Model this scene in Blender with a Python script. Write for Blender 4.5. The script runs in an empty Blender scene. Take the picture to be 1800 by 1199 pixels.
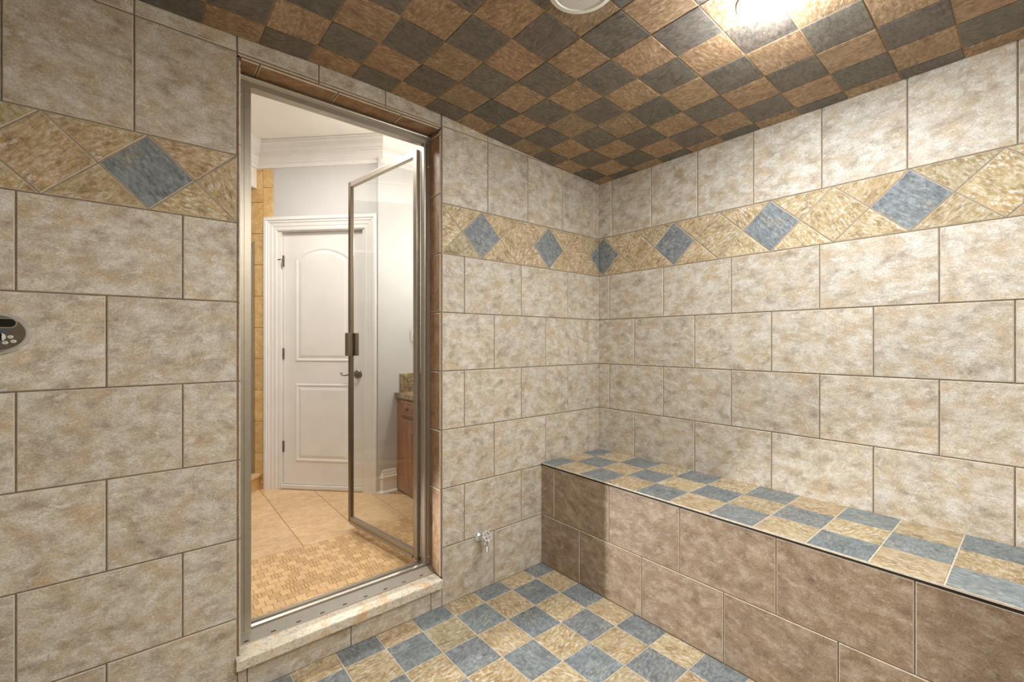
import bpy, bmesh, math, random
from mathutils import Vector, Matrix, Euler
random.seed(7)
scn = bpy.context.scene
S = 0.305          # height of one wall tile course in metres
ZC = 1.3638        # camera height above the shower floor
def Z(r): return ZC + r            # height given relative to the eye
def RZ(r): return ZC + r * S       # the same in tile courses

# ------------------------------------------------------------ camera, world, lights, exposure
cd = bpy.data.cameras.new('camera'); cam = bpy.data.objects.new('camera', cd)
scn.collection.objects.link(cam); scn.camera = cam
cam.location = (-8.0283 * S, -6.4667 * S, ZC)
cam.rotation_euler = (math.pi / 2, 0, -0.6901)
cd.sensor_width = 36.0; cd.lens = 774.35 / 1800 * 36
cd.shift_x = (900 - 894.18) / 1800; cd.shift_y = (601.29 - 599.5) / 1800
cd.clip_start = 0.02
scn.view_settings.view_transform = 'Standard'; scn.view_settings.look = 'None'
scn.view_settings.gamma = 1.0; scn.view_settings.use_curve_mapping = False
scn.view_settings.exposure = 0.0
W = bpy.data.worlds.new('world'); scn.world = W; W.use_nodes = True
W.node_tree.nodes['Background'].inputs[0].default_value = (0.9, 0.93, 1.0, 1)
W.node_tree.nodes['Background'].inputs[1].default_value = 0.3

def area(name, loc, rot, size, power, col=(1, 1, 1), shape='DISK', size_y=None, spread=None):
    l = bpy.data.lights.new(name, 'AREA'); l.shape = shape; l.size = size
    if size_y: l.size_y = size_y
    l.energy = power; l.color = col
    if spread: l.spread = spread
    o = bpy.data.objects.new(name, l); scn.collection.objects.link(o)
    o.location = loc; o.rotation_euler = rot
    return o
DOWN = (0, 0, 0)
# the lit recessed lamp in the shower ceiling
def point(name, loc, radius, power, col):
    l = bpy.data.lights.new(name, 'POINT'); l.shadow_soft_size = radius; l.energy = power; l.color = col
    o = bpy.data.objects.new(name, l); scn.collection.objects.link(o); o.location = loc; return o
point('ceiling_lamp_light', (-0.86, -1.405, Z(1.128) - 0.10), 0.045, 15, (0.90, 0.95, 1.0))
area('ceiling_lamp_beam', (-0.86, -1.405, Z(1.128) - 0.035), DOWN, 0.12, 19, (0.91, 0.955, 1.0))
# soft fill added behind the camera; no lamp is known there
area('rear_fill_light', (-1.80, -2.35, Z(1.13) - 0.05), DOWN, 0.5, 36, (1.0, 0.965, 0.92))
# bathroom: unseen overhead fill, added for brightness
area('bathroom_fill_light', (-1.9, 0.95, Z(1.56)), DOWN, 0.5, 27, (1.0, 0.97, 0.93))
sl_ = bpy.data.lights.new('riser_fill_spot', 'SPOT'); sl_.energy = 300; sl_.shadow_soft_size = 0.035; sl_.spot_size = math.radians(27); sl_.spot_blend = 0.6; sl_.color = (1.0, 0.97, 0.94)  # added low, narrow spot to light the bench riser through the doorway
so_ = bpy.data.objects.new('riser_fill_spot', sl_); scn.collection.objects.link(so_); so_.location = (-2.95, 1.17, Z(-0.72))
so_.rotation_euler = (Vector((-0.56, -1.15, 0.24)) - Vector((-2.95, 1.17, Z(-0.72)))).to_track_quat('-Z', 'Y').to_euler()
point('crown_fill_light', (-0.62, 0.62, Z(0.78)), 0.05, 27, (1.0, 0.96, 0.90))  # unseen fill added to brighten the crown moulding and bathroom ceiling

# ------------------------------------------------------------ materials
def lin(c):
    r = []
    for v in c:
        v = v / 255.0
        r.append(v / 12.92 if v <= 0.04045 else ((v + 0.055) / 1.055) ** 2.4)
    return (r[0], r[1], r[2], 1.0)
class NT:
    def __init__(s, name):
        s.m = bpy.data.materials.new(name); s.m.use_nodes = True; s.t = s.m.node_tree
        s.b = s.t.nodes['Principled BSDF']
    def n(s, typ, **kw):
        nd = s.t.nodes.new(typ)
        for k, v in kw.items():
            if k.startswith('i_'):
                key = k[2:]; key = int(key) if key.isdigit() else key.replace('_', ' ')
                nd.inputs[key].default_value = v
            else: setattr(nd, k, v)
        return nd
    def l(s, a, b): s.t.links.new(a, b)
    def noise(s, vec, scale, detail=4, rough=0.55, dist=0.0):
        nd = s.n('ShaderNodeTexNoise', i_Scale=scale, i_Detail=detail, i_Roughness=rough, i_Distortion=dist)
        if vec is not None: s.l(vec, nd.inputs['Vector'])
        return nd.outputs['Fac']
    def ramp(s, fac, stops, interp='LINEAR'):
        nd = s.n('ShaderNodeValToRGB'); cr = nd.color_ramp; cr.interpolation = interp
        while len(cr.elements) < len(stops): cr.elements.new(0.5)
        for e, (p, c) in zip(cr.elements, stops):
            e.position = p; e.color = c if len(c) == 4 else lin(c)
        s.l(fac, nd.inputs[0]); return nd.outputs[0]
    def mask(s, fac, a, b): return s.ramp(fac, [(a, (0, 0, 0, 1)), (b, (1, 1, 1, 1))])
    def mix(s, fac, a, b, blend='MIX'):
        nd = s.n('ShaderNodeMix', data_type='RGBA', blend_type=blend)
        for k, v in ((0, fac), (6, a), (7, b)):
            if hasattr(v, 'is_output') or hasattr(v, 'links'): s.l(v, nd.inputs[k])
            elif k == 0: nd.inputs[0].default_value = v
            else: nd.inputs[k].default_value = v if len(v) == 4 else lin(v)
        return nd.outputs[2]
    def bump(s, h, strength, dist=0.002, prev=None):
        nd = s.n('ShaderNodeBump', i_Strength=strength, i_Distance=dist); s.l(h, nd.inputs['Height'])
        if prev is not None: s.l(prev, nd.inputs['Normal'])
        return nd.outputs[0]
    def out(s, col=None, rough=None, nrm=None):
        if col is not None:
            if hasattr(col, 'links'): s.l(col, s.b.inputs['Base Color'])
            else: s.b.inputs['Base Color'].default_value = lin(col)
        if rough is not None:
            if hasattr(rough, 'links'): s.l(rough, s.b.inputs['Roughness'])
            else: s.b.inputs['Roughness'].default_value = rough
        if nrm is not None: s.l(nrm, s.b.inputs['Normal'])
        return s.m
def uvvec(t, sx=1, sy=1):
    uv = t.n('ShaderNodeTexCoord').outputs['UV']
    mp = t.n('ShaderNodeMapping'); mp.inputs['Scale'].default_value = (sx, sy, 1); t.l(uv, mp.inputs[0])
    return mp.outputs[0]
def objvec(t): return t.n('ShaderNodeTexCoord').outputs['Object']

def travertine(name, base, brown, ochre, pale, rough=0.34, spec=0.5):
    t = NT(name); v = uvvec(t, 1, 1.3)
    n1 = t.noise(v, 13, 8, 0.62, 0.2); n2 = t.noise(uvvec(t, 1.1, 1.6), 8, 6, 0.62, 0.3)
    n3 = t.noise(uvvec(t, 0.9, 1.4), 30, 10, 0.78, 0.4); n4 = t.noise(v, 150, 5, 0.75); n5 = t.noise(uvvec(t, 1, 1.4), 17, 8, 0.7, 0.4)
    c = t.ramp(n1, [(0.32, brown), (0.50, base), (0.68, pale)])
    c = t.mix(t.ramp(n2, [(0.47, (0, 0, 0, 1)), (0.68, (0.75, 0.75, 0.75, 1))]), c, ochre)
    c = t.mix(t.ramp(n5, [(0.53, (0, 0, 0, 1)), (0.64, (0.85, 0.85, 0.85, 1))]), c, pale)
    c = t.mix(t.ramp(n3, [(0.34, (0.5, 0.5, 0.5, 1)), (0.52, (0, 0, 0, 1))]), c, brown)
    c = t.mix(t.ramp(n3, [(0.56, (0, 0, 0, 1)), (0.66, (0.6, 0.6, 0.6, 1))]), c, pale)
    g = t.ramp(n4, [(0.32, (0.60, 0.59, 0.58, 1)), (0.5, (1, 1, 1, 1)), (0.70, (1.25, 1.25, 1.25, 1))])
    vn = t.noise(uvvec(t, 1.3, 0.9), 60, 8, 0.8, 1.2)
    c = t.mix(t.ramp(vn, [(0.57, (0, 0, 0, 1)), (0.64, (0.7, 0.7, 0.7, 1))]), c, pale)
    c = t.mix(t.ramp(vn, [(0.36, (0.6, 0.6, 0.6, 1)), (0.43, (0, 0, 0, 1))]), c, brown)
    c = t.mix(0.85, c, g, 'MULTIPLY')
    oi = t.n('ShaderNodeObjectInfo').outputs['Random']
    c = t.mix(1.0, c, t.ramp(oi, [(0, (0.94, 0.94, 0.94, 1)), (0.5, (1, 0.995, 0.99, 1)), (1, (1.05, 1.05, 1.05, 1))]), 'MULTIPLY')
    b = t.bump(n3, 0.5, 0.005); b = t.bump(n4, 0.4, 0.0015, b)
    t.b.inputs['Specular IOR Level'].default_value = spec
    return t.out(c, t.ramp(n1, [(0.3, (rough + .06,) * 3 + (1,)), (0.7, (rough - .05,) * 3 + (1,))]), b)
def slate(name, cols, streak, sfac, rough=0.36, bump=0.9, tint=None):
    t = NT(name); v = uvvec(t, 1, 2.1); w = uvvec(t)
    n1 = t.noise(v, 38, 9, 0.72, 0.25); n2 = t.noise(w, 16, 8, 0.7, 0.15); n3 = t.noise(w, 120, 3, 0.7)
    c = t.ramp(n2, [(0.32, cols[0]), (0.5, cols[1]), (0.68, cols[2])])
    if tint: c = t.mix(t.ramp(t.noise(w, 9, 7, 0.68, 0.2), [(0.55, (0, 0, 0, 1)), (0.7, (0.8, 0.8, 0.8, 1))]), c, tint)
    pm = t.ramp(t.noise(w, 9, 4, 0.6), [(0.38, (0.25, 0.25, 0.25, 1)), (0.58, (1, 1, 1, 1))])
    sm = t.n('ShaderNodeMath', operation='MULTIPLY'); t.l(pm, sm.inputs[0])
    t.l(t.ramp(n1, [(0.51, (0, 0, 0, 1)), (0.585, (sfac, sfac, sfac, 1))]), sm.inputs[1])
    c = t.mix(sm.outputs[0], c, streak)
    # (0, 0, 0, 1)), (0.585, (sfac, sfac, sfac, 1))]), c, streak)
    c = t.mix(0.5, c, t.ramp(n3, [(0.3, (0.68, 0.68, 0.68, 1)), (0.55, (1, 1, 1, 1)), (0.8, (1.15, 1.15, 1.15, 1))]), 'MULTIPLY')
    c = t.mix(0.55, c, t.ramp(n1, [(0.37, (0.38, 0.35, 0.32, 1)), (0.485, (1, 1, 1, 1))]), 'MULTIPLY')
    oi = t.n('ShaderNodeObjectInfo').outputs['Random']
    c = t.mix(1.0, c, t.ramp(oi, [(0, (0.82, 0.88, 0.90, 1)), (0.35, (1.02, 0.97, 0.98, 1)), (0.7, (0.94, 0.93, 0.92, 1)), (1, (1.08, 1.10, 1.10, 1))]), 'MULTIPLY')
    b = t.bump(n1, bump, 0.007); b = t.bump(n3, 0.2, 0.001, b)
    return t.out(c, rough, b)
M = {}
M['wall_tile'] = travertine('beige_wall_tile', (207, 199, 183), (162, 146, 126), (200, 175, 137), (226, 223, 216))
M['riser_tile'] = travertine('brown_riser_tile', (158, 138, 116), (120, 101, 82), (148, 126, 98), (184, 168, 151))
M['jamb_tile'] = travertine('shade_toned_jamb_tile', (158, 126, 94), (122, 90, 62), (164, 124, 78), (176, 150, 120), 0.45)  # wall tile with the doorway's shade and warm bounce put into its colours
M['gold_tile'] = travertine('golden_tile', (218, 180, 120), (196, 156, 96), (220, 174, 104), (228, 200, 150), 0.45)
M['bath_tile'] = travertine('tan_floor_tile', (224, 190, 148), (206, 168, 122), (218, 178, 126), (232, 206, 168), 0.4)
M['blue'] = slate('blue_slate_tile', [(112, 120, 124), (138, 148, 152), (160, 170, 173)], (194, 203, 205), 0.6, tint=(168, 158, 130))
M['ochre'] = slate('ochre_slate_tile', [(156, 131, 90), (205, 182, 138), (224, 210, 176)], (240, 236, 228), 0.9, tint=(219, 184, 120))
M['ceil_dim_grey'] = slate('dim_lit_grey_ceiling_tile', [(92, 87, 80), (114, 108, 98), (134, 126, 112)], (152, 136, 116), 0.6, tint=(122, 102, 82))  # both ceiling tile colours hold the dim, warm bounce light overhead
M['ceil_dim_warm'] = slate('dim_lit_warm_ceiling_tile', [(134, 108, 80), (168, 138, 104), (186, 156, 122)], (212, 188, 156), 0.7, tint=(184, 148, 100))
def plain(name, col, rough=0.6, metal=0.0, var=0.0, scale=20, bump=0.0, spec=0.5, aniso=None):
    t = NT(name); v = objvec(t); c = col; nr = None
    if var:
        a = tuple(x * (1 - var) for x in col); b = tuple(min(255, x * (1 + var)) for x in col)
        c = t.ramp(t.noise(v, scale, 4), [(0.3, a), (0.7, b)])
    if bump: nr = t.bump(t.noise(v, scale * 4, 3), bump, 0.001)
    t.b.inputs['Metallic'].default_value = metal; t.b.inputs['Specular IOR Level'].default_value = spec
    return t.out(c, rough, nr)
M['tile_edge'] = plain('highlit_tile_edge', (212, 198, 178), 0.35, var=0.05, scale=30)  # pale porcelain edge; its tone also carries the light the bevels catch
M['grout_dark'] = plain('grey_brown_grout', (122, 114, 103), 0.9, var=0.12, scale=60, bump=0.3)
M['grout_light'] = plain('cream_grout', (214, 205, 186), 0.8, var=0.08, scale=60, bump=0.3)
M['grout_border'] = plain('border_grout', (150, 138, 118), 0.8, var=0.1, scale=60, bump=0.3)
M['grout_ceiling'] = plain('ceiling_grout', (168, 142, 112), 0.8, var=0.1, scale=60, bump=0.3)
M['grout_tan'] = plain('tan_grout', (158, 120, 78), 0.85, var=0.1, scale=60)
M['white'] = plain('white_paint', (226, 222, 216), 0.42, var=0.015, scale=5)
M['ceiling_white'] = plain('ceiling_paint', (232, 226, 216), 0.7, var=0.01, scale=5)
M['grey_wall'] = plain('grey_wall_paint', (198, 195, 191), 0.6, var=0.015, scale=4)
M['plastic'] = plain('white_plastic', (226, 224, 214), 0.4, var=0.01)
M['plastic_grey'] = plain('grille_mesh', (205, 203, 196), 0.55, var=0.05, scale=300)
M['chrome'] = plain('chrome', (232, 235, 238), 0.2, 0.85, var=0.03, scale=40)
M['pewter'] = plain('pewter', (120, 114, 106), 0.35, 1.0, var=0.08, scale=60)
M['black'] = plain('black_glass', (10, 9, 9), 0.15, var=0.1)
M['dark'] = plain('dark_gap', (36, 30, 26), 0.8, var=0.1)
def brushed(name, col, rough, metal=0.75):
    t = NT(name); tc = objvec(t); n = t.noise(tc, 40, 3, 0.6)
    t.b.inputs['Metallic'].default_value = metal
    return t.out(t.ramp(n, [(0.3, tuple(x * .96 for x in col)), (0.7, col)]), rough)
M['nickel'] = brushed('brushed_nickel', (180, 173, 160), 0.36)
M['leaf_metal'] = brushed('leaf_metal', (168, 158, 144), 0.35, 0.7)
M['bronze'] = brushed('bronze_nickel', (132, 118, 100), 0.28)
def granite(name, base, warm, grey, dark, scale=1.0, dk=0.64):
    t = NT(name); v = objvec(t)
    c = t.ramp(t.noise(v, 10 * scale, 8, 0.74, 0.3), [(0.36, grey), (0.46, base), (0.52, base), (0.60, warm)])
    n = t.noise(v, 90 * scale, 6, 0.75); c = t.mix(t.mask(n, 0.52, 0.62), c, grey)
    c = t.mix(t.mask(t.noise(v, 70 * scale, 6, 0.75), 0.54, 0.62), c, base)
    n = t.noise(v, 38 * scale, 8, 0.8, 0.4); c = t.mix(t.mask(n, dk, dk + 0.05), c, dark)
    n2 = t.noise(v, 160 * scale, 3, 0.6); c = t.mix(t.mask(n2, dk, dk + 0.05), c, dark)
    return t.out(c, 0.32, t.bump(n, 0.25, 0.002))
M['sill'] = granite('cream_granite', (226, 216, 196), (214, 178, 134), (178, 176, 166), (80, 76, 74))
M['vanity_stone'] = granite('gold_granite', (158, 134, 96), (214, 192, 140), (78, 66, 56), (30, 25, 22), 0.7, 0.56)
def woodm():
    t = NT('cherry_wood'); tc = objvec(t)
    mp = t.n('ShaderNodeMapping'); mp.inputs['Scale'].default_value = (30, 30, 3); t.l(tc, mp.inputs[0])
    n = t.noise(mp.outputs[0], 1.0, 5, 0.6, 1.0)
    return t.out(t.ramp(n, [(0.3, (116, 70, 46)), (0.55, (150, 100, 66)), (0.75, (172, 122, 84))]), 0.35)
M['wood'] = woodm()
def mosaicm(name, a, b, c3):
    t = NT(name); v = uvvec(t, 1, 3)
    c = t.ramp(t.noise(v, 60, 4, 0.6, 0.4), [(0.3, a), (0.5, b), (0.7, c3)])
    oi = t.n('ShaderNodeObjectInfo').outputs['Random']
    c = t.mix(1.0, c, t.ramp(oi, [(0, (0.78, 0.75, 0.70, 1)), (0.35, (0.98, 0.97, 0.96, 1)), (1, (1.06, 1.05, 1.03, 1))]), 'MULTIPLY')
    return t.out(c, 0.45)
M['mosaic'] = mosaicm('tan_mosaic', (204, 164, 114), (222, 186, 138), (232, 202, 158))
M['mosaic_strip'] = mosaicm('tan_mosaic_strip', (192, 152, 104), (218, 180, 132), (232, 202, 156))
def glassm():
    t = NT('clear_glass'); t.t.nodes.remove(t.b)
    o = t.t.nodes['Material Output']
    tr = t.n('ShaderNodeBsdfTransparent'); tr.inputs[0].default_value = (0.975, 0.985, 0.98, 1)
    gl = t.n('ShaderNodeBsdfGlossy', i_Roughness=0.0)
    fr = t.n('ShaderNodeFresnel'); ge = t.n('ShaderNodeNewGeometry')
    mr = t.n('ShaderNodeMapRange', i_3=1.45, i_4=1 / 1.45); t.l(ge.outputs['Backfacing'], mr.inputs[0]); t.l(mr.outputs[0], fr.inputs[0]); mx = t.n('ShaderNodeMixShader')
    t.l(fr.outputs[0], mx.inputs[0]); t.l(tr.outputs[0], mx.inputs[1]); t.l(gl.outputs[0], mx.inputs[2]); t.l(mx.outputs[0], o.inputs[0])
    return t.m
M['glass'] = glassm()
def lensm():
    t = NT('lit_lamp_lens'); t.b.inputs['Emission Color'].default_value = (1, 0.97, 0.9, 1)
    t.b.inputs['Emission Strength'].default_value = 14.0
    return t.out((240, 236, 226), 0.4)
M['lens'] = lensm()

# ------------------------------------------------------------ building helpers
C = scn.collection
def tag(o, label=None, cat=None, group=None, kind=None):
    if label: o['label'] = label
    if cat: o['category'] = cat
    if group: o['group'] = group
    if kind: o['kind'] = kind
    return o
def empty(name, loc, label, cat, group=None):
    o = bpy.data.objects.new(name, None); C.objects.link(o); o.location = loc; o.empty_display_size = 0.05
    return tag(o, label, cat, group)
def link(name, me, mat, parent=None, kind=None, label=None):
    if mat is not None and not me.materials: me.materials.append(mat)
    o = bpy.data.objects.new(name, me); C.objects.link(o)
    if parent is not None:
        o.parent = parent; o.matrix_parent_inverse = Matrix.Translation(-parent_loc(parent))
    if kind: o['kind'] = kind
    if label: o['label'] = label
    return o
def parent_loc(p):
    v = Vector(p.location)
    q = p
    while q.parent:                      # children sit at the world origin: parent chains hold one offset only
        return Vector((0, 0, 0))
    return v
def fill_mesh(name, verts, faces, mat, parent=None, kind=None, label=None, smooth=False):
    me = bpy.data.meshes.new(name); me.from_pydata([tuple(v) for v in verts], [], faces); me.update()
    if smooth:
        for p in me.polygons: p.use_smooth = True
    return link(name, me, mat, parent, kind, label)
class Fr:  # a plane frame: point = O + U*u + V*v + N*n
    def __init__(s, O, U, V):
        s.O = Vector(O); s.U = Vector(U).normalized(); s.V = Vector(V).normalized(); s.N = s.U.cross(s.V)
    def p(s, u, v, n=0.0): return s.O + s.U * u + s.V * v + s.N * n
F_BACK = Fr((0, 0, 0), (1, 0, 0), (0, 0, 1))
F_RIGHT = Fr((0, 0, 0), (0, -1, 0), (0, 0, 1))
F_FLOOR = Fr((0, 0, 0), (1, 0, 0), (0, 1, 0))
F_CEIL = Fr((0, 0, 0), (1, 0, 0), (0, -1, 0))
def clip(poly, u0, u1, v0, v1):
    for ax, val, sg in ((0, u0, 1), (0, u1, -1), (1, v0, 1), (1, v1, -1)):
        out = []
        for i in range(len(poly)):
            a, b = poly[i], poly[(i + 1) % len(poly)]
            da, db = (a[ax] - val) * sg, (b[ax] - val) * sg
            if da >= 0: out.append(a)
            if (da > 0) != (db > 0) and da != db:
                t = da / (da - db); out.append((a[0] + (b[0] - a[0]) * t, a[1] + (b[1] - a[1]) * t))
        poly = out
        if len(poly) < 3: return []
    # drop duplicates
    q = []
    for p in poly:
        if not q or (abs(p[0] - q[-1][0]) + abs(p[1] - q[-1][1])) > 1e-6: q.append(p)
    if len(q) > 2 and abs(q[0][0] - q[-1][0]) + abs(q[0][1] - q[-1][1]) < 1e-6: q.pop()
    return q if len(q) > 2 else []
def area2(p): return sum(p[i][0] * p[(i + 1) % len(p)][1] - p[(i + 1) % len(p)][0] * p[i][1] for i in range(len(p))) / 2
def inset(poly, d):
    n = len(poly); out = []
    for i in range(n):
        p0, p1, p2 = Vector(poly[i - 1]), Vector(poly[i]), Vector(poly[(i + 1) % n])
        a = (p1 - p0).normalized(); b = (p2 - p1).normalized()
        na, nb = Vector((-a.y, a.x)), Vector((-b.y, b.x))
        m = na + nb
        if m.length < 1e-6: return None
        k = d / max(0.25, 1 + na.dot(nb))
        q = p1 + m * k; out.append((q.x, q.y))
    if area2(out) <= 1e-6: return None
    for i in range(n):                       # edges must keep their direction
        a = Vector(poly[(i + 1) % n]) - Vector(poly[i]); b = Vector(out[(i + 1) % n]) - Vector(out[i])
        if a.dot(b) <= 0: return None
    return out
def merge(poly, d):
    poly = list(poly); i = 0
    while len(poly) >= 3 and i < len(poly):
        a, b = poly[i], poly[(i + 1) % len(poly)]
        if math.hypot(a[0] - b[0], a[1] - b[1]) < d: poly.pop((i + 1) % len(poly))
        else: i += 1
    return poly
def tile(name, poly, fr, mat, parent, gap=0.004, ch=0.0022, thick=0.008, n0=0.0, warp=None, rot=None, bm_list=None, rise=0.0):
    if not poly: return None
    if area2(poly) < 0: poly = poly[::-1]
    poly = merge(poly, 0.007)
    if len(poly) < 3: return None
    a = inset(poly, gap / 2)
    if a is None or area2(a) < 4e-5: return None
    b = inset(a, ch)
    if b is None: return None
    n = len(a)
    jit = random.uniform(-0.0003, 0.0003)
    vs = [fr.p(u, v, n0 - thick) for u, v in a] + [fr.p(u, v, n0 - ch + jit) for u, v in a] + [fr.p(u, v, n0 + jit + rise) for u, v in b]
    if warp: vs = [warp(v) for v in vs]
    fs = [tuple(range(2 * n, 3 * n))]
    for k in (0, 1):
        for i in range(n):
            j = (i + 1) % n; fs.append((k * n + i, k * n + j, (k + 1) * n + j, (k + 1) * n + i))
    me = bpy.data.meshes.new(name); me.from_pydata(vs, [], fs); me.update()
    uvl = me.uv_layers.new(name='UVMap')
    r = random.uniform(-0.35, 0.35) if rot is None else rot
    ox, oy = random.uniform(0, 40), random.uniform(0, 40); cr, sr = math.cos(r), math.sin(r)
    uvs = [(u, v) for u, v in a] * 2 + [(u, v) for u, v in b]
    cu, cv = poly[0]
    for lp in me.loops:
        u, v = uvs[lp.vertex_index]; u -= cu; v -= cv
        uvl.data[lp.index].uv = (u * cr - v * sr + ox, u * sr + v * cr + oy)
    if name in ('diamond_tile', 'triangle_tile', 'tile', 'riser_tile', 'jamb_tile', 'soffit_tile') and fr not in (F_FLOOR, F_CEIL):
        me.materials.append(mat); me.materials.append(M['tile_edge'])
        for k, p in enumerate(me.polygons):
            if k > n: p.material_index = 1
    return link(name, me, mat, parent)
def rect(u0, u1, v0, v1): return [(u0, v0), (u1, v0), (u1, v1), (u0, v1)]
def box_data(fr, u0, u1, v0, v1, n0, n1, vs, fs):
    b = len(vs)
    for n in (n0, n1):
        for u, v in ((u0, v0), (u1, v0), (u1, v1), (u0, v1)): vs.append(fr.p(u, v, n))
    for f in ((3, 2, 1, 0), (4, 5, 6, 7), (0, 1, 5, 4), (1, 2, 6, 5), (2, 3, 7, 6), (3, 0, 4, 7)): fs.append(tuple(b + i for i in f))
def boxes(name, fr, lst, mat, parent=None, kind=None, label=None, bevel=0.0):
    vs, fs = [], []
    for q in lst: box_data(fr, *q, vs, fs)
    if not bevel: return fill_mesh(name, vs, fs, mat, parent, kind, label)
    bm = bmesh.new(); bv = [bm.verts.new(v) for v in vs]
    for f in fs: bm.faces.new([bv[i] for i in f])
    bmesh.ops.bevel(bm, geom=bm.edges[:], offset=bevel, segments=2, profile=0.6, affect='EDGES')
    me = bpy.data.meshes.new(name); bm.to_mesh(me); bm.free()
    return link(name, me, mat, parent, kind, label)
def lathe(name, origin, axis, prof, mat, parent=None, seg=32, label=None, sx=1.0, sy=1.0, up=None, smooth=True):
    """revolve (radius, distance along axis) pairs; sx, sy squash to an ellipse"""
    ax = Vector(axis).normalized(); up = Vector(up) if up else (Vector((0, 0, 1)) if abs(ax.z) < 0.9 else Vector((1, 0, 0)))
    X = up.cross(ax).normalized(); Y = ax.cross(X); o = Vector(origin); vs, fs = [], []
    for r, d in prof:
        for k in range(seg):
            a = 2 * math.pi * k / seg; vs.append(o + ax * d + X * (r * sx * math.cos(a)) + Y * (r * sy * math.sin(a)))
    for i in range(len(prof) - 1):
        for k in range(seg):
            j = (k + 1) % seg; fs.append((i * seg + k, i * seg + j, (i + 1) * seg + j, (i + 1) * seg + k))
    fs.append(tuple(range(seg))[::-1]); fs.append(tuple((len(prof) - 1) * seg + k for k in range(seg)))
    o = fill_mesh(name, vs, fs, mat, parent, None, label)
    if smooth:
        for p in o.data.polygons: p.use_smooth = len(p.vertices) == 4
        try: o.data.set_sharp_from_angle(angle=math.radians(35))
        except Exception: pass
    return o
def tube(name, pts, radii, mat, parent=None, seg=12, label=None):
    pts = [Vector(p) for p in pts]; vs, fs = [], []
    if not isinstance(radii, (list, tuple)): radii = [radii] * len(pts)
    ref = Vector((0, 0, 1))
    for i, p in enumerate(pts):
        t = (pts[min(i + 1, len(pts) - 1)] - pts[max(i - 1, 0)]).normalized()
        if abs(t.dot(ref)) > 0.95: ref = Vector((1, 0, 0))
        X = t.cross(ref).normalized(); Y = t.cross(X)
        for k in range(seg):
            a = 2 * math.pi * k / seg; vs.append(p + (X * math.cos(a) + Y * math.sin(a)) * radii[i])
    for i in range(len(pts) - 1):
        for k in range(seg):
            j = (k + 1) % seg; fs.append((i * seg + k, (i + 1) * seg + k, (i + 1) * seg + j, i * seg + j))
    fs.append(tuple(range(seg))); fs.append(tuple((len(pts) - 1) * seg + k for k in range(seg))[::-1])
    return fill_mesh(name, vs, fs, mat, parent, None, label, smooth=True)
def sweep(name, path, prof, mat, parent=None, kind=None, label=None):
    """path: 2D points, room on the left of travel; profile (distance from wall, height), mitred"""
    P = [Vector(p) for p in path]; vs, fs = [], []; m = len(prof)
    for i, p in enumerate(P):
        ds = []
        if i > 0: ds.append((P[i] - P[i - 1]).normalized())
        if i < len(P) - 1: ds.append((P[i + 1] - P[i]).normalized())
        ns = [Vector((-d.y, d.x)) for d in ds]
        mn = ns[0] if len(ns) == 1 else (ns[0] + ns[1]) / (1 + ns[0].dot(ns[1]))
        for d, z in prof: q = p + mn * d; vs.append((q.x, q.y, z))
    for i in range(len(P) - 1):
        for k in range(m):
            j = (k + 1) % m; fs.append((i * m + k, i * m + j, (i + 1) * m + j, (i + 1) * m + k))
    fs.append(tuple(range(m))[::-1]); fs.append(tuple((len(P) - 1) * m + k for k in range(m)))
    return fill_mesh(name, vs, fs, mat, parent, kind, label)

# ------------------------------------------------------------ the shower shell
XL, YF = -3.35, -2.75                      # unseen left and front walls
FZ = 0.0
PX = [(-8.0, 3.84), (-5.69, 3.85), (-5.09, 3.815), (-4.485, 3.79), (-3.885, 3.75), (-3.285, 3.73), (-2.685, 3.707), (-2.085, 3.682), (-1.485, 3.633), (-0.885, 3.618), (-0.285, 3.601), (0.0, 3.596)]
EX = [(-8.0, 3.836), (-7.13, 3.845), (-6.15, 3.889), (-5.15, 3.885), (-4.17, 3.838), (-3.17, 3.765), (-2.2, 3.69), (-1.209, 3.648), (0.0, 3.596)]
def interp(tab, x):
    if x <= tab[0][0]: return tab[0][1]
    for (a, va), (b, vb) in zip(tab, tab[1:]):
        if x <= b: return va + (vb - va) * (x - a) / (b - a)
    return tab[-1][1]
def ceil_z(x, y):                          # the tiled ceiling was laid a little domed, falling to the corner
    x /= S; y /= S
    k = max(0.0, 1 + y / 1.1)
    return RZ(interp(PX, x) * (1 - k) + interp(EX, x) * k)
def warp_c(v): return Vector((v.x, v.y, v.z + ceil_z(v.x, v.y)))

HX0, HX1, HZ1 = -7.13 * S, -4.15 * S, RZ(3.625)     # cut-out of the wall tiles around the doorway
JX0, JX1, JZ1 = -7.095 * S, -4.19 * S, RZ(3.594)    # clear opening between the jamb tiles
WT = 0.165                                          # wall thickness
SILL = Z(-1.212)
BZ = Z(-1.2108)                                     # bathroom floor
TOP = RZ(3.98)
wall_back = boxes('wall_back', F_BACK, [(XL, HX0, -0.05, TOP, -WT, -0.0042), (HX1, 0.16, -0.05, TOP, -WT, -0.0042),
    (HX0, HX1, HZ1, TOP, -WT, -0.0042), (HX0, HX1, -0.05, SILL - 0.04, -WT, -0.0042)], M['grout_dark'], kind='structure')
wall_right = boxes('wall_right', F_RIGHT, [(0.004, -YF, -0.05, TOP, -0.16, -0.0042)], M['grout_dark'], kind='structure')
F_LEFT = Fr((XL, 0, 0), (0, 1, 0), (0, 0, 1)); F_FRONT = Fr((0, YF, 0), (-1, 0, 0), (0, 0, 1))
wall_left = boxes('wall_left', F_LEFT, [(YF, 0, -0.05, TOP, -0.1, -0.0042)], M['grout_dark'], kind='structure')
wall_front = boxes('wall_front', F_FRONT, [(0, -XL, -0.05, TOP, -0.1, -0.0042)], M['grout_dark'], kind='structure')
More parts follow.
